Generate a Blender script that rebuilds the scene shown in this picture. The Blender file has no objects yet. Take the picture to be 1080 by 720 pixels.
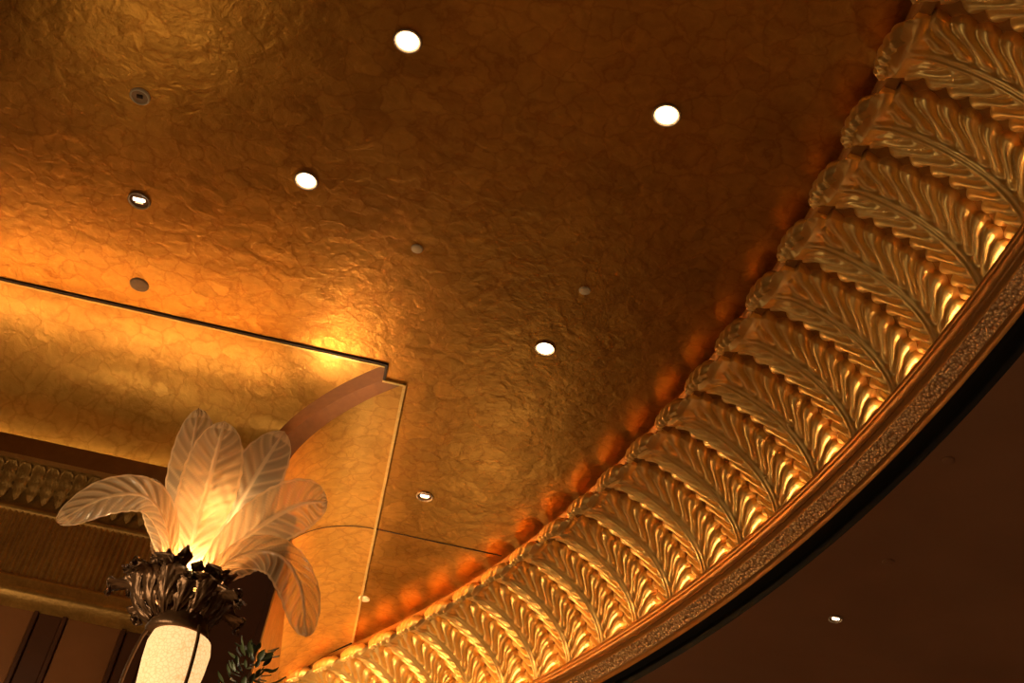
import bpy, math, random
from mathutils import Vector, Matrix
random.seed(4)
CAMZ=1.6
CZ=7.6            # main ceiling height
CX,CY=-12.871,4.594   # centre of round tray
sc=bpy.context.scene
sc.view_settings.view_transform='Standard'

# ---------------------------------------------------------------- helpers
def new_mesh(name,verts,faces,mat=None,smooth=False,parent=None):
    me=bpy.data.meshes.new(name); me.from_pydata([tuple(v) for v in verts],[],faces); me.update()
    if smooth:
        for p in me.polygons: p.use_smooth=True
    ob=bpy.data.objects.new(name,me); sc.collection.objects.link(ob)
    if mat: me.materials.append(mat)
    if parent: ob.parent=parent
    return ob
def empty(name,loc=(0,0,0)):
    e=bpy.data.objects.new(name,None); e.location=loc; e.empty_display_size=.2
    sc.collection.objects.link(e); return e
def grid(name,rows,mat,smooth=True,parent=None,closed=False):
    n=len(rows[0]); V=[p for r in rows for p in r]; Fc=[]
    for i in range(len(rows)-1):
        for j in range(n-1 if not closed else n):
            k=(j+1)%n
            Fc.append((i*n+j,i*n+k,(i+1)*n+k,(i+1)*n+j))
    return new_mesh(name,V,Fc,mat,smooth,parent)
def box(name,a,b,mat,parent=None,bev=0):
    (x0,y0,z0),(x1,y1,z1)=a,b
    V=[(x0,y0,z0),(x1,y0,z0),(x1,y1,z0),(x0,y1,z0),(x0,y0,z1),(x1,y0,z1),(x1,y1,z1),(x0,y1,z1)]
    Fc=[(0,3,2,1),(4,5,6,7),(0,1,5,4),(1,2,6,5),(2,3,7,6),(3,0,4,7)]
    o=new_mesh(name,V,Fc,mat,False,parent)
    if bev:
        m=o.modifiers.new('b','BEVEL'); m.width=bev; m.segments=2
    return o
def lathe(name,prof,mat,n=48,parent=None,loc=(0,0,0),smooth=True):
    rows=[[(r*math.cos(2*math.pi*j/n),r*math.sin(2*math.pi*j/n),z) for j in range(n)] for r,z in prof]
    o=grid(name,rows,mat,smooth,parent,closed=True); o.location=loc; return o

# ---------------------------------------------------------------- materials
def mat(name):
    m=bpy.data.materials.new(name); m.use_nodes=True
    nt=m.node_tree; b=nt.nodes['Principled BSDF']; return m,nt,b
def N(nt,t,**k):
    n=nt.nodes.new(t)
    for a,v in k.items():
        if hasattr(n,a): setattr(n,a,v)
        else: n.inputs[a.replace('_',' ')].default_value=v
    return n
def simple(name,col,metal=0,rough=.5,bump=0,bscale=20,spec=.5):
    m,nt,b=mat(name)
    b.inputs['Base Color'].default_value=(*col,1); b.inputs['Metallic'].default_value=metal
    b.inputs['Roughness'].default_value=rough; b.inputs['Specular IOR Level'].default_value=spec
    tc=N(nt,'ShaderNodeTexCoord'); no=N(nt,'ShaderNodeTexNoise'); no.inputs['Scale'].default_value=bscale
    no.inputs['Detail'].default_value=4
    nt.links.new(tc.outputs['Object'],no.inputs['Vector'])
    hsv=N(nt,'ShaderNodeMixRGB'); hsv.inputs[1].default_value=(*[c*.7 for c in col],1); hsv.inputs[2].default_value=(*[min(1,c*1.2) for c in col],1)
    nt.links.new(no.outputs['Fac'],hsv.inputs[0]); nt.links.new(hsv.outputs[0],b.inputs['Base Color'])
    if bump:
        bp=N(nt,'ShaderNodeBump'); bp.inputs['Strength'].default_value=bump; bp.inputs['Distance'].default_value=.01
        nt.links.new(no.outputs['Fac'],bp.inputs['Height']); nt.links.new(bp.outputs[0],b.inputs['Normal'])
    return m
def emis(name,col,st):
    m,nt,b=mat(name)
    b.inputs['Base Color'].default_value=(*col,1)
    b.inputs['Emission Color'].default_value=(*col,1); b.inputs['Emission Strength'].default_value=st
    return m
def gold_leaf_mat(name,c1,c2,crack=True,metal=.85,rough=.4,scale=1.0,bump=.25,wide=.0):
    m,nt,b=mat(name); L=nt.links.new
    tc=N(nt,'ShaderNodeTexCoord')
    nd=N(nt,'ShaderNodeTexNoise'); nd.inputs['Scale'].default_value=5*scale; nd.inputs['Detail'].default_value=4; nd.inputs['Roughness'].default_value=.6
    L(tc.outputs['Object'],nd.inputs['Vector'])
    vm=N(nt,'ShaderNodeVectorMath'); vm.operation='SCALE'; vm.inputs['Scale'].default_value=.22/scale
    L(nd.outputs['Color'],vm.inputs[0])
    va=N(nt,'ShaderNodeVectorMath'); va.operation='ADD'; L(tc.outputs['Object'],va.inputs[0]); L(vm.outputs[0],va.inputs[1])
    n1=N(nt,'ShaderNodeTexNoise'); n1.inputs['Scale'].default_value=1.3*scale; n1.inputs['Detail'].default_value=6; n1.inputs['Roughness'].default_value=.6
    L(tc.outputs['Object'],n1.inputs['Vector'])
    n2=N(nt,'ShaderNodeTexNoise'); n2.inputs['Scale'].default_value=14*scale; n2.inputs['Detail'].default_value=6
    L(va.outputs[0],n2.inputs['Vector'])
    cr=N(nt,'ShaderNodeValToRGB'); cr.color_ramp.elements[0].position=.32; cr.color_ramp.elements[1].position=.68
    cr.color_ramp.elements[0].color=(*c1,1); cr.color_ramp.elements[1].color=(*c2,1)
    mx=N(nt,'ShaderNodeMath'); mx.operation='MULTIPLY_ADD'; mx.inputs[1].default_value=.45
    L(n2.outputs['Fac'],mx.inputs[0])
    ml=N(nt,'ShaderNodeMath'); ml.operation='MULTIPLY'; ml.inputs[1].default_value=.55; L(n1.outputs['Fac'],ml.inputs[0]); L(ml.outputs[0],mx.inputs[2])
    L(mx.outputs[0],cr.inputs[0])
    col=cr.outputs[0]; hgt=n2.outputs['Fac']
    if crack:
        vo=N(nt,'ShaderNodeTexVoronoi'); vo.feature='DISTANCE_TO_EDGE'; vo.inputs['Scale'].default_value=5.8*scale
        L(va.outputs[0],vo.inputs['Vector'])
        rp=N(nt,'ShaderNodeValToRGB'); rp.color_ramp.elements[0].position=.0; rp.color_ramp.elements[1].position=.08
        rp.color_ramp.elements[0].color=(.85,.77,.69,1); rp.color_ramp.elements[1].color=(1,1,1,1)
        L(vo.outputs['Distance'],rp.inputs[0])
        vc=N(nt,'ShaderNodeTexVoronoi'); vc.inputs['Scale'].default_value=5.8*scale; L(va.outputs[0],vc.inputs['Vector'])
        sp=N(nt,'ShaderNodeSeparateColor'); L(vc.outputs['Color'],sp.inputs[0])
        mr=N(nt,'ShaderNodeMapRange'); mr.inputs['To Min'].default_value=.95; mr.inputs['To Max'].default_value=1.04; L(sp.outputs[0],mr.inputs['Value'])
        m1=N(nt,'ShaderNodeMixRGB'); m1.blend_type='MULTIPLY'; m1.inputs[0].default_value=1; L(col,m1.inputs[1]); L(rp.outputs[0],m1.inputs[2])
        m2=N(nt,'ShaderNodeVectorMath'); m2.operation='SCALE'; L(m1.outputs[0],m2.inputs[0]); L(mr.outputs[0],m2.inputs['Scale'])
        col=m2.outputs[0]
        rr=N(nt,'ShaderNodeMapRange'); rr.inputs['To Min'].default_value=rough-.04; rr.inputs['To Max'].default_value=rough+.03; L(sp.outputs[1],rr.inputs['Value'])
        L(rr.outputs[0],b.inputs['Roughness'])
        n3=N(nt,'ShaderNodeTexNoise'); n3.inputs['Scale'].default_value=6.5*scale; n3.inputs['Detail'].default_value=2; L(va.outputs[0],n3.inputs['Vector'])
        n2.inputs['Detail'].default_value=4
        ad=N(nt,'ShaderNodeMath'); ad.operation='MULTIPLY_ADD'; ad.inputs[1].default_value=1+wide; L(n3.outputs['Fac'],ad.inputs[0]); L(n2.outputs['Fac'],ad.inputs[2]); hgt=ad.outputs[0]
    else: b.inputs['Roughness'].default_value=rough
    L(col,b.inputs['Base Color']); b.inputs['Metallic'].default_value=metal
    bp=N(nt,'ShaderNodeBump'); bp.inputs['Strength'].default_value=bump; bp.inputs['Distance'].default_value=.02
    L(hgt,bp.inputs['Height']); L(bp.outputs[0],b.inputs['Normal'])
    return m
M_ceil=gold_leaf_mat('gold_leaf_ceiling',(.47,.205,.028),(.71,.345,.058),metal=.94,rough=.375,bump=.20,wide=.8)
M_cove=gold_leaf_mat('gold_leaf_cove',(.55,.27,.042),(.82,.45,.095),metal=.7,rough=.36,bump=.22)
M_leaf=gold_leaf_mat('gilded_plaster',(.91,.56,.155),(.98,.70,.26),crack=False,metal=.7,rough=.38,scale=1.5,bump=.08)
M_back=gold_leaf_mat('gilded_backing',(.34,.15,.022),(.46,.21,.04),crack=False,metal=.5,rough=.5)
M_lip=gold_leaf_mat('gilded_moulding',(.38,.17,.04),(.5,.24,.06),crack=False,metal=.7,rough=.35)
M_black=simple('black_slot',(.006,.004,.003),0,.8)
M_brown=simple('brown_plaster',(.38,.19,.10),0,.75,spec=.2,bscale=1)
M_wood=simple('dark_mahogany',(.13,.046,.018),0,.4,bscale=5)
M_tan=simple('tan_marble',(.38,.15,.05),0,.3,bscale=3)
M_cornice=gold_leaf_mat('aged_gilding',(.38,.19,.04),(.70,.38,.09),crack=False,metal=.55,rough=.38,scale=3)
M_bronze=simple('dark_bronze',(.15,.075,.034),.6,.35,.3,30)
M_line=simple('joint_shadow',(.05,.02,.005),.3,.6)
M_trimgold=simple('bright_gilt_trim',(.95,.62,.22),.7,.35)
M_white=simple('white_trim',(.5,.33,.18),0,.5)
M_floor=simple('floor_marble',(.5,.36,.22),0,.25,bscale=1.5)
M_led=emis('led_strip_glow',(1,.72,.37),58)
m,nt,b=mat('granulated_gilding'); M_gran=m
tc=N(nt,'ShaderNodeTexCoord'); vo=N(nt,'ShaderNodeTexVoronoi'); vo.inputs['Scale'].default_value=48; nt.links.new(tc.outputs['Object'],vo.inputs['Vector'])
cr=N(nt,'ShaderNodeValToRGB'); cr.color_ramp.elements[0].color=(.95,.66,.32,1); cr.color_ramp.elements[1].color=(.34,.17,.06,1); cr.color_ramp.elements[1].position=.75
nt.links.new(vo.outputs['Distance'],cr.inputs[0]); nt.links.new(cr.outputs[0],b.inputs['Base Color'])
b.inputs['Metallic'].default_value=.4; b.inputs['Roughness'].default_value=.35
bp=N(nt,'ShaderNodeBump'); bp.inputs['Strength'].default_value=.8; bp.inputs['Distance'].default_value=.015; bp.invert=True
nt.links.new(vo.outputs['Distance'],bp.inputs['Height']); nt.links.new(bp.outputs[0],b.inputs['Normal'])

# ---------------------------------------------------------------- ceiling
def ringpt(r,a,z): return (CX+r*math.cos(a),CY+r*math.sin(a),z)
XB,YA,XN,YN=-.166,7.656,-.335,7.856
outl=[]
aend=math.acos((XB-CX)/15.22)
a0=math.radians(-50)
for i in range(121): outl.append(ringpt(15.22,a0+(aend-a0)*i/120,CZ))
outl+=[(XB,YN,CZ),(XN,YN,CZ),(XN,YA,CZ),(-9,YA,CZ),(-9,-7,CZ)]
new_mesh('ceiling',outl,[tuple(range(len(outl)))],M_ceil)

# cove (concave quarter ellipse) wrapping the notched corner
W,HB=.82,.56
prof=[(W*math.sin(t*math.pi/2/18),HB*(1-math.cos(t*math.pi/2/18))) for t in range(19)]
def yend(x): return CY+math.sqrt(max(0,15.0**2-(x-CX)**2))
cove=empty('ceiling_cove')
M_band=simple('shaded_notch_gold',(.34,.13,.035),.3,.5)  # darker brown puts the shade of the unlit notch faces into the colour
grid('cove_front',[[(-9,YA+s,CZ-d),(XN-s,YA+s,CZ-d)] for s,d in prof]+[[(-9,YA+W,6.55),(XN-W,YA+W,6.55)]],M_cove,True,cove)
grid('cove_notch_side',[[(XN-s,YA+s,CZ-d),(XN-s,YN+s,CZ-d)] for s,d in prof],M_band,True,cove)
grid('cove_notch_front',[[(XN-s,YN+s,CZ-d),(XB-s,YN+s,CZ-d)] for s,d in prof],M_band,True,cove)
grid('cove_side',[[(XB-s,YN+s+(yend(XB-s)-YN-s)*k/6,CZ-d) for k in range(7)] for s,d in prof]+[[(XB-W,YN+W+(yend(XB-W)-YN-W)*k/6,6.2) for k in range(7)]],M_cove,True,cove)

tr=empty('trim_ceiling_border')
box('joint_front',(-9,YA-.012,CZ-.012),(XN,YA+.012,CZ+.01),M_line,tr)
box('fillet_front',(-9,YA+.013,CZ-.016),(XN-.01,YA+.03,CZ+.01),M_trimgold,tr)
box('joint_notch',(XN-.01,YA-.012,CZ-.016),(XN+.012,YN+.01,CZ+.01),M_line,tr)
box('fillet_notch',(XN-.01,YN-.01,CZ-.018),(XB,YN+.014,CZ+.01),M_trimgold,tr)
box('fillet_side',(XB-.012,YN-.01,CZ-.02),(XB+.012,yend(XB)-.02,CZ+.01),M_trimgold,tr)
box('joint_panel',(XB,10.125,CZ-.005),(1.05,10.14,CZ+.01),M_line,tr)
rows=[]
for s,d in prof[:17]: rows.append([(XB-s,10.125,CZ-d-.006),(XB-s,10.14,CZ-d-.006)])
grid('joint_cove',rows,M_line,True,tr)

# ---------------------------------------------------------------- left building mass
new_mesh('wall_side',[(-.76,8.45,0),(-.76,16,0),(-.76,16,6.5),(-.76,8.45,6.5),(-1.1,8.45,6.5),(-1.1,16,6.5)],[(0,1,2,3),(3,2,5,4)],M_cove)
new_mesh('wall_front',[(-9,8.476,0),(-.76,8.476,0),(-.76,8.476,6.5),(-9,8.476,6.5)],[(0,1,2,3)],M_wood)
pil=empty('trim_corner_pilaster')
box('shaft',(-1.12,8.36,0),(-.76,8.475,6.45),M_wood,pil,.008)
box('shaft_return',(-.80,8.352,0),(-.752,8.475,6.5),M_wood,pil,.006)
box('cap',(-1.14,8.33,6.40),(-.74,8.475,6.5),M_cornice,pil,.01)
cor=empty('wall_cornice')
def extr(name,prof,x0,x1,m,smooth=False,n=1):
    rows=[[(x0+(x1-x0)*k/n,y,z) for k in range(n+1)] for y,z in prof]
    return grid(name,rows,m,smooth,cor)
X0,X1=-9,-1.15
extr('fascia',[(8.476,6.65),(8.29,6.65),(8.29,6.49),(8.32,6.47)],X0,X1,M_lip)
extr('cyma',[(8.32,6.47),(8.35,6.46),(8.40,6.42),(8.43,6.36),(8.44,6.28),(8.45,6.18),(8.42,6.14),(8.40,6.12),(8.42,6.09),(8.45,6.08)],X0,X1,M_cornice,True)
rows=[]
nx=int((X1-X0)/.045)*8
for z in (6.10,5.58):
    rows.append([(X0+(X1-X0)*k/nx,8.44-.026*abs(math.sin(math.pi*k/8)),z) for k in range(nx+1)])
grid('fluted_frieze',rows,M_cornice,True,cor)
extr('astragal',[(8.44,5.60),(8.37,5.58),(8.34,5.54),(8.36,5.49),(8.33,5.47),(8.33,5.42),(8.40,5.38),(8.46,5.34)],X0,X1,M_cornice,True)
V=[];Fc=[]
xx=X0
while xx<X1-.1:
    base=len(V); nu,nv=12,9
    for i in range(nu):
        u=i/(nu-1)
        for j in range(nv):
            v=j/(nv-1)*2-1
            w=.055*math.sin(math.pi*min(1,.15+.85*u))**.6*(1-.2*math.cos(u*24)) if u<.999 else .004
            bul=.026*(1-v*v)*math.sin(math.pi*(.1+.85*u))+.007*math.cos(v*12)+.004*math.cos(u*24)
            y=8.345+.09*math.sin(u*math.pi/2); z=6.46-.28*u
            V.append((xx+v*w,y-bul-.01,z-bul*.6))
    for i in range(nu-1):
        for j in range(nv-1):
            a=base+i*nv+j; Fc.append((a,a+1,a+nv+1,a+nv))
    xx+=.105
new_mesh('leaf_ornament',V,Fc,M_cornice,True,cor)
pan=empty('wall_panelling')
x=-5.2;k=0
while x<-1.25:
    w=(.42,.2)[k%2]
    box('panel_%d'%k,(x,8.43,2.0),(x+w-.04,8.47,5.36),(M_tan,M_wood)[k%2],pan,.01)
    box('stile_%d'%k,(x+w-.035,8.41,2.0),(x+w-.005,8.47,5.36),M_wood,pan,.005)
    x+=w;k+=1

# ---------------------------------------------------------------- feather frieze ring
RT,ARR,AZ_=14.98,1.06,.78
def path():
    P=[]
    n=130
    for i in range(n+1):
        th=math.radians(90-85*i/n)
        r=RT+ARR*math.sin(th); z=CZ-AZ_*(1-math.cos(th))
        nr,nz=-math.sin(th)*AZ_,-math.cos(th)*ARR
        l=math.hypot(nr,nz); P.append((r,z,nr/l,nz/l,i/n))
    return P
P0=path()
def leaf_mesh():
    nv=48; V=[];Fc=[];rows=[]
    NB=11
    for (r,z,nr,nz,u) in P0:
        row=[]
        t=1-u   # 0 at tip
        for j in range(nv+1):
            v=j/nv*2-1; av=abs(v)
            ph=NB*t+1.7*(av**1.1-.15*math.sin(2*math.pi*av))
            f=ph-math.floor(ph)
            bump=max(0,math.sin(math.pi*f**.85))**.7
            fade=min(1,max(0,(t-.03)/.08))
            half=.238+.022*t
            half*=1-.15*(1-bump)*min(1,av*1.5)*fade
            half*=1-.09*math.exp(-((t-.095)/.045)**2)
            if t<.05: half*=.90
            h=.035+.065*(1-av**2)
            h+=fade*.060*(bump-.45)*min(1,max(0,(av-.10)*5))*(1-.3*av)
            if av<.15: h+=(.013*(1-math.cos(av/.15*2*math.pi))+.005)*min(1,t/.05)
            h+=.05*math.exp(-(t/.06)**2)
            if j in(0,nv) : h=-.01+.04*math.exp(-(t/.05)**2)
            row.append((r+nr*h,v*half,z+nz*h))
        rows.append(row)
    # tip of the plume: rounded hood rolling forward and down, with a thick ruffled rim
    r0=P0[-1][0]
    ncur=26; SW=130
    zc=P0[-1][1]-.185; rc=r0-.035
    for i in range(1,ncur+1):
        k=i/ncur; a=math.radians(8+(SW-8)*k); row=[]
        half=.207*(1-.42*k**2.4)
        for j in range(nv+1):
            v=j/nv*2-1; av=abs(v)
            rr=.120*(1-.48*av**2.6)*(1-.10*k)
            rr+=.010*math.cos(v*math.pi*5)*k
            rr+=.018*math.exp(-((k-.90)/.07)**2)
            rr+=.014*math.exp(-((av-.72)/.1)**2)*(1-k)
            row.append((rc-math.sin(a)*rr*1.15, v*half, zc+math.cos(a)*rr+.0))
        rows.append(row)
    last=rows[-1]; nr_=8
    for i in range(1,nr_+1):
        b_=math.radians(240*i/nr_); q=.016; row=[]
        for (x,y,z) in last:
            row.append((x+q*math.sin(b_)*1.0, y*(1-.08*i/nr_), z-q*(1-math.cos(b_))*.4+q*.6*i/nr_))
        rows.append(row)
    n=nv+1
    for rw in rows: V+=rw
    for i in range(len(rows)-1):
        for j in range(nv):
            a=i*n+j; Fc.append((a,a+n,a+n+1,a+1))
    me=bpy.data.meshes.new('feather_leaf'); me.from_pydata(V,[],Fc); me.update()
    for p in me.polygons: p.use_smooth=True
    me.materials.append(M_leaf); return me
LM=leaf_mesh()
fr=empty('feather_leaf_frieze',(CX,CY,0))
DE=1.943; PH=-3.158
for i in range(-9,30):
    o=bpy.data.objects.new('feather_%02d'%(i+9),LM); sc.collection.objects.link(o); o.parent=fr
    o.rotation_euler=(0,0,math.radians(PH+DE*i))
aA,aB=math.radians(-26),math.radians(50)
NS=240
def ringstrip(name,prof,m,smooth=True,parent=None,flip=False):
    rows=[[ringpt(r,aA+(aB-aA)*k/NS,z) for k in range(NS+1)] for r,z in prof]
    return grid(name,rows,m,smooth,parent)
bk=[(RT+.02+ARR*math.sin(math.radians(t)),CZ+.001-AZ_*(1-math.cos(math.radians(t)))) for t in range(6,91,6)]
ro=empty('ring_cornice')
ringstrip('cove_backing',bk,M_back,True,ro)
ringstrip('tip_fillet',[(15.03,CZ),(15.04,CZ-.04),(15.07,CZ-.06),(15.13,CZ-.06)],M_back,True,ro)
ringstrip('ledge',[(16.1,6.78),(15.93,6.78),(15.93,6.885),(15.90,6.885),(15.90,6.86)],M_lip,False,ro)
ringstrip('moulding_upper',[(15.90,6.86),(15.915,6.845),(15.90,6.835),(15.905,6.81),(15.93,6.785),(15.965,6.77),(15.975,6.755)],M_lip,True,ro)
ringstrip('granulated_band',[(15.975,6.755),(16.0,6.735),(16.045,6.71),(16.06,6.69)],M_gran,True,ro)
ringstrip('moulding_lower',[(16.06,6.69),(16.075,6.695),(16.085,6.67),(16.10,6.655)],M_lip,True,ro)
ringstrip('shadow_slot',[(16.10,6.655),(16.105,6.70),(16.23,6.70),(16.235,6.6)],M_black,False,ro)
ringstrip('glow_strip',[(15.945,6.82),(15.985,6.82)],M_led,False,ro)
rows=[[ringpt(r,aA+(aB-aA)*k/60,6.6) for k in range(61)] for r in (16.235,17,20,26)]
grid('ceiling_lower_soffit',rows,M_brown,False)

M_led2=emis('cornice_lamp_glow',(1,.71,.36),24)
M_led3=emis('side_lamp_glow',(1,.70,.35),150)
box('front_glow_strip',(-5.5,8.37,6.655),(-1.25,8.40,6.67),M_led2,cor)
box('side_glow_strip',(-.93,8.75,6.505),(-.90,13.0,6.52),M_led3,cor)

# ---------------------------------------------------------------- downlights etc.
M_hot=emis('lamp_lens',(1,.84,.6),12)
M_warm=emis('reflector_glow',(1,.62,.30),1.6)  # warm emission on the reflector stands in for the halo round the lens
M_warmtrim=simple('dim_trim',(.5,.35,.2),0,.5); M_dim=simple('dim_reflector',(.18,.09,.04),.5,.3)
def downlight(x,y,z,r,lit=True,power=60):
    e=empty('ceiling_downlight',(x,y,z))
    lathe('trim_ring',[(r*1.04,-.001),(r*1.16,-.002),(r*1.2,-.008),(r*1.14,-.014),(r*1.04,-.012),(r*1.0,.0)],M_white if lit else M_warmtrim,40,e)
    if lit:
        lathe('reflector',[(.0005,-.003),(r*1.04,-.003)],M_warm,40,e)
        lathe('lens',[(.0005,-.008),(r*.6,-.008),(r*.88,-.004)],M_hot,40,e)
    else:
        lathe('reflector',[(.0005,-.003),(r*1.04,-.003)],M_dim,40,e)
        box('lamp_bar',(-r*.6,-r*.3,-.008),(r*.6,r*.05,-.004),M_hot,e)
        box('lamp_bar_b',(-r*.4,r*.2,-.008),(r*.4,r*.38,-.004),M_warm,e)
    if power:
        ld=bpy.data.lights.new('downlight_beam','SPOT'); ld.energy=power; ld.color=(1,.74,.45); ld.spot_size=math.radians(80); ld.spot_blend=.5; ld.shadow_soft_size=.05
        lo=bpy.data.objects.new('beam',ld); sc.collection.objects.link(lo); lo.parent=e; lo.location=(0,0,-.03)
for x,y,r in ((-.555,4.574,.074),(1.063,4.661,.074),(-1.086,5.890,.070),(.813,7.044,.068)):
    downlight(x,y,CZ,r,True,75)
downlight(-2.243,6.449,CZ,.068,False,40)
downlight(.208,9.403,CZ,.064,False,40)
downlight(3.564,8.31,6.6,.047,False,15)
def disc(name,x,y,z,r,m,rings=False):
    e=empty(name,(x,y,z))
    lathe('plate',[(.0005,-.012),(r*.8,-.012),(r*.95,-.009),(r,.0)],m,36,e)
    if rings:
        lathe('grille_rim',[(r*.86,-.011),(r*.9,-.02),(r*1.06,-.012),(r*1.08,0)],M_det,36,e)
        box('tweeter',(-r*.3,-r*.35,-.022),(r*.35,r*.1,-.012),M_line,e,.004)
M_speak=simple('speaker_grille',(.50,.30,.15),0,.6)
M_det=simple('detector_plastic',(.9,.68,.44),0,.5)
disc('ceiling_speaker',-2.196,5.489,CZ,.062,M_speak,True)
disc('ceiling_access_plate',-2.282,7.363,CZ,.075,M_speak)
disc('smoke_detector',-.271,6.297,CZ,.042,M_det)
disc('smoke_detector',.951,6.330,CZ,.042,M_det)
disc('smoke_detector',-.137,11.534,CZ,.06,M_det)
disc('sprinkler_cover',3.593,7.372,6.6,.045,M_brown)
disc('sprinkler_cover',3.433,6.073,6.6,.04,M_brown)

# ---------------------------------------------------------------- torchere lamp
LX,LY,LZ=-.66,3.942,3.53
lamp=empty('torchere_lamp',(LX,LY,0))
m,nt,b=mat('frosted_amber_glass'); M_glass=m; L=nt.links.new
out=nt.nodes['Material Output']
at=N(nt,'ShaderNodeAttribute'); at.attribute_name='vein'
b.inputs['Roughness'].default_value=.18; b.inputs['Specular IOR Level'].default_value=.9
b.inputs['Base Color'].default_value=(.64,.44,.25,1)
tl=N(nt,'ShaderNodeBsdfTranslucent'); tl.inputs['Color'].default_value=(.92,.60,.30,1)
tp=N(nt,'ShaderNodeBsdfTransparent'); tp.inputs['Color'].default_value=(1,.88,.68,1)
mA=N(nt,'ShaderNodeMixShader'); mA.inputs[0].default_value=.5; L(b.outputs[0],mA.inputs[1]); L(tl.outputs[0],mA.inputs[2])
mr=N(nt,'ShaderNodeMapRange'); mr.inputs['To Min'].default_value=.78; mr.inputs['To Max'].default_value=.05; L(at.outputs['Fac'],mr.inputs['Value'])
mB=N(nt,'ShaderNodeMixShader'); L(mr.outputs[0],mB.inputs[0]); L(mA.outputs[0],mB.inputs[1]); L(tp.outputs[0],mB.inputs[2]); L(mB.outputs[0],out.inputs['Surface'])

def catmull(pts,t):
    n=len(pts)-1; x=t*n; i=min(int(x),n-1); f=x-i
    p1,p2=pts[i],pts[i+1]; p0=pts[i-1] if i>0 else p1*2-p2; p3=pts[i+2] if i+2<=n else p2*2-p1
    return .5*((2*p1)+(p2-p0)*f+(2*p0-5*p1+4*p2-p3)*f*f+(3*p1-p0-3*p2+p3)*f**3)
def petal(name,pts,Wd,face,loc,m=None,nu=90,nvv=36,veins=13,cup=.25,jag=.018,thick=.0,par=None):
    pts=[Vector(p) for p in pts]; face=Vector(face).normalized(); rows=[]; att=[]
    for i in range(nu+1):
        t=i/nu; c=catmull(pts,t); d=(catmull(pts,min(1,t+.01))-catmull(pts,max(0,t-.01))).normalized()
        wdir=d.cross(face)
        if wdir.length<.05: wdir=Vector((0,1,0))
        wdir.normalize(); nrm=wdir.cross(d).normalized()
        if t<.62: w=.22+.78*math.sin(math.pi/2*(t/.62))**1.3
        else: w=math.sqrt(max(0,1-((t-.62)/.38)**2.3))
        w=Wd*max(w,.02)
        row=[]
        for j in range(nvv+1):
            v=j/nvv*2-1; av=abs(v)
            ph=t*veins-av*1.9
            ve=math.sin(2*math.pi*ph)
            ww=w*(1+jag*ve*av)
            hh=.0045*ve*min(1,av*4)*(1-av**4)+(.008*(1-av/.09) if av<.09 else 0)
            row.append(c+wdir*(v*ww)-nrm*(cup*w*v*v)+nrm*hh)
            a_=.35+.5*max(0,ve)**3*(av<.9)
            if av<.08 or av>.93: a_=1
            if t>.955: a_=max(a_,.9)
            att.append(a_)
        rows.append(row)
    o=grid(name,rows,m or M_glass,True,par or lamp); o.location=loc
    A=o.data.attributes.new('vein','FLOAT','POINT'); A.data.foreach_set('value',att)
    if thick:
        s=o.modifiers.new('s','SOLIDIFY'); s.thickness=thick
    return o
T=(0,0,LZ)
petal('glass_plume_1',[(-.02,-.02,0),(-.06,-.03,.22),(-.11,-.03,.47),(-.15,-.05,.72)],.088,(-.2,-1,.0),T)
petal('glass_plume_2',[(0,-.05,0),(-.01,-.08,.22),(-.02,-.09,.44),(-.03,-.12,.64)],.105,(0,-1,.1),T)
petal('glass_plume_3',[(.03,-.02,0),(.07,-.03,.22),(.12,-.03,.47),(.18,-.05,.70)],.10,(.25,-1,.0),T)
petal('glass_plume_4',[(.04,-.04,0),(.12,-.08,.14),(.22,-.11,.27),(.32,-.13,.36),(.41,-.14,.39)],.098,(.35,-1,-.4),T)
petal('glass_plume_5',[(.05,-.06,0),(.17,-.12,.12),(.30,-.16,.13),(.40,-.18,.02),(.46,-.18,-.15)],.08,(.4,-1,-.1),T)
petal('glass_plume_6',[(-.03,-.05,0),(-.10,-.09,.18),(-.20,-.11,.27),(-.33,-.12,.23),(-.45,-.12,.10)],.065,(-.2,-1,-.9),T)
petal('glass_plume_7',[(-.04,-.02,0),(-.11,-.02,.17),(-.18,-.01,.30),(-.24,0,.41)],.055,(-.3,-1,0),T)
petal('glass_plume_8',[(0,.04,0),(.02,.10,.25),(.05,.16,.45),(.08,.24,.6)],.10,(0,-1,0),T)
petal('glass_plume_9',[(.03,.04,0),(.10,.12,.2),(.17,.2,.35),(.24,.26,.48)],.085,(.3,-1,0),T)
petal('glass_plume_10',[(-.03,.04,0),(-.10,.12,.2),(-.15,.2,.33),(-.2,.26,.40)],.08,(-.3,-1,0),T)
random.seed(7)
for k in range(14):
    a=2*math.pi*k/14; c,s=math.cos(a),math.sin(a)
    rr=.185+.03*(k%2); zz=.02-.05*(k%2)
    pts=[(.07*c,.07*s,-.12),(.13*c,.13*s,-.08),(.165*c,.165*s,-.02),(rr*c*1.02,rr*s*1.02,zz),(rr*1.12*c,rr*1.12*s,zz-.03)]
    petal('bronze_leaf_%d'%k,pts,.042,(c*.5,s*.5,-.8),T,M_bronze,24,12,4,.3,.35,.006)
for k in range(18):
    a=2*math.pi*(k+.5)/18; c,s=math.cos(a),math.sin(a)
    q=random.uniform(.04,.10)
    pts=[(.08*c,.08*s,-.07),(.12*c,.12*s,-.02),(.15*c,.15*s,q*.6),(.17*c,.17*s,q)]
    petal('bronze_bud_%d'%k,pts,.02,(c,s,-.2),T,M_bronze,14,6,3,.4,.4,.006)
TB=(.035,0,LZ)
lathe('crown_cup',[(.001,-.17),(.095,-.165),(.108,-.155),(.10,-.13),(.09,-.11),(.085,-.08),(.09,-.03),(.07,-.02),(.001,-.02)],M_bronze,40,lamp,TB)
m,nt,b=mat('crackle_glow_glass'); M_glow=m; L=nt.links.new
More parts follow.
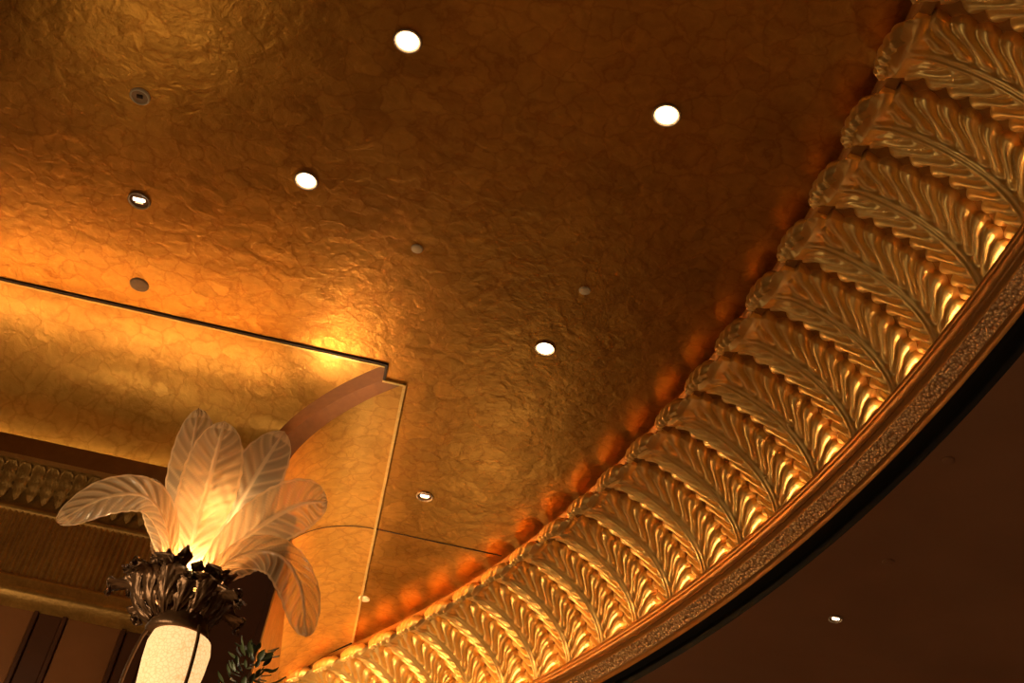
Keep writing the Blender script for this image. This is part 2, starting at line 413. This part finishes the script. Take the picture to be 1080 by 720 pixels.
tc=N(nt,'ShaderNodeTexCoord'); vo=N(nt,'ShaderNodeTexVoronoi'); vo.feature='DISTANCE_TO_EDGE'; vo.inputs['Scale'].default_value=75; L(tc.outputs['Object'],vo.inputs['Vector'])
cr=N(nt,'ShaderNodeValToRGB'); cr.color_ramp.elements[0].color=(1,.42,.14,1); cr.color_ramp.elements[1].color=(1,.62,.26,1); cr.color_ramp.elements[1].position=.12
L(vo.outputs['Distance'],cr.inputs[0]); L(cr.outputs[0],b.inputs['Emission Color']); b.inputs['Emission Strength'].default_value=1.15; b.inputs['Base Color'].default_value=(.4,.26,.14,1)
lathe('glass_torch',[(.098,-.165),(.106,-.20),(.104,-.26),(.094,-.36),(.078,-.46),(.055,-.56),(.028,-.66),(.001,-.68)],M_glow,48,lamp,(.055,0,LZ))
for k,az in enumerate((188,308,68)):
    a=math.radians(az); c,s=math.cos(a),math.sin(a)
    cu=bpy.data.curves.new('strut','CURVE'); cu.dimensions='3D'; cu.bevel_depth=.006; sp=cu.splines.new('BEZIER'); 
    P=[(.10,-.14),(.118,-.2),(.125,-.5),(.10,-.74),(.03,-.86)]
    sp.bezier_points.add(len(P)-1)
    for bpnt,(r,z) in zip(sp.bezier_points,P):
        bpnt.co=(r*c,r*s,z); bpnt.handle_left_type=bpnt.handle_right_type='AUTO'
    o=bpy.data.objects.new('bronze_strut_%d'%k,cu); sc.collection.objects.link(o); o.parent=lamp; o.location=(.045,0,LZ); cu.materials.append(M_bronze)
lathe('pole',[(.001,2.9),(.05,2.88),(.06,2.82),(.035,2.76),(.03,2.5),(.05,2.45),(.03,2.4),(.035,1.2),(.06,1.15),(.035,1.1),(.045,.35),(.09,.28),(.06,.22),(.2,.12),(.26,.08),(.28,.0),(.001,0)],M_bronze,40,lamp,(.055,0,0))
def point(name,loc,e,col,size=.05,par=None):
    ld=bpy.data.lights.new(name,'POINT'); ld.energy=e; ld.color=col; ld.shadow_soft_size=size
    o=bpy.data.objects.new(name,ld); sc.collection.objects.link(o); o.location=loc
    if par: o.parent=par
    return o
point('plume_bulb',(0.0,-.01,LZ+.08),9,(1,.76,.46),.035,lamp)
point('plume_bulb_upper',(0.02,.03,LZ+.32),2.5,(1,.76,.46),.05,lamp)

# ---------------------------------------------------------------- slender potted tree whose top sprigs reach the frame
plant=empty('potted_ficus_tree',(-.30,3.30,0))
M_green=simple('ficus_leaf',(.09,.11,.04),0,.4,bscale=8)
M_bark=simple('bark',(.16,.09,.05),0,.8,.4,15)
M_pot=simple('bronze_pot',(.3,.16,.06),.7,.4)
lathe('pot',[(.001,0),(.14,0),(.16,.06),(.19,.32),(.21,.36),(.18,.36),(.17,.32),(.001,.30)],M_pot,40,plant)
lathe('trunk',[(.025,.30),(.02,1.2),(.014,2.2),(.006,2.9),(.001,3.03)],M_bark,12,plant)
V=[];Fc=[]
random.seed(11)
for i in range(420):
    q=random.random()**.8; z=1.88+1.22*q; rad=(.28*(1-q)+.045)*math.sqrt(random.random())
    a=random.uniform(0,6.283); ce=Vector((rad*math.cos(a),rad*math.sin(a),z))
    d=Vector((math.cos(a),math.sin(a),random.uniform(-.3,1.2))).normalized(); sd=d.cross(Vector((random.uniform(-.5,.5),random.uniform(-.5,.5),1))).normalized()
    l=random.uniform(.025,.045); w_=l*.22; nrm=d.cross(sd)
    b0=len(V); pts=[(0,0),(.25,.8),(.55,1),(.8,.6),(1,0)]
    for (t,ww) in pts:
        c=ce+d*(l*t)-nrm*(.15*l*t*t)
        V+= [c-sd*(w_*ww), c-nrm*.003, c+sd*(w_*ww)]
    for k in range(4):
        for j in range(2):
            p=b0+k*3+j; Fc.append((p,p+1,p+4,p+3))
new_mesh('foliage',V,Fc,M_green,True,plant)

# ---------------------------------------------------------------- floor and world
new_mesh('floor',[(-10,-8,0),(14,-8,0),(14,18,0),(-10,18,0)],[(0,1,2,3)],M_floor)
point('fill_light',(-3.0,6.9,4.6),20,(1,.73,.41),.3)  # unseen fill, added for the ceiling highlight and front wall
point('fill_light',(1.1,14.0,3.6),45,(1,.73,.41),.35)  # unseen fill, added to brighten the ceiling near the ring
point('fill_light',(6.0,7.5,2.2),28,(1,.65,.38),.3)  # unseen fill, added to lift the brown soffit
point('fill_light',(-1.5,3.2,2.8),55,(1,.74,.42),.3)  # unseen frontal fill, added to brighten the leaves
w=bpy.data.worlds.new('w'); sc.world=w; w.use_nodes=True
w.node_tree.nodes['Background'].inputs[0].default_value=(.35,.17,.07,1); w.node_tree.nodes['Background'].inputs[1].default_value=.05

# ---------------------------------------------------------------- camera
cd=bpy.data.cameras.new('camera'); cd.lens=1300/1080*36; cd.sensor_width=36; cd.clip_start=.05; cd.clip_end=200
co=bpy.data.objects.new('camera',cd); sc.collection.objects.link(co)
F=Vector((.06021,.76029,.64679));R=Vector((.97372,-.18732,.12955));U=Vector((-.21965,-.62199,.75158))
mt=Matrix((( R.x,U.x,-F.x,0),(R.y,U.y,-F.y,0),(R.z,U.z,-F.z,CAMZ),(0,0,0,1)))
co.matrix_world=mt
sc.camera=co
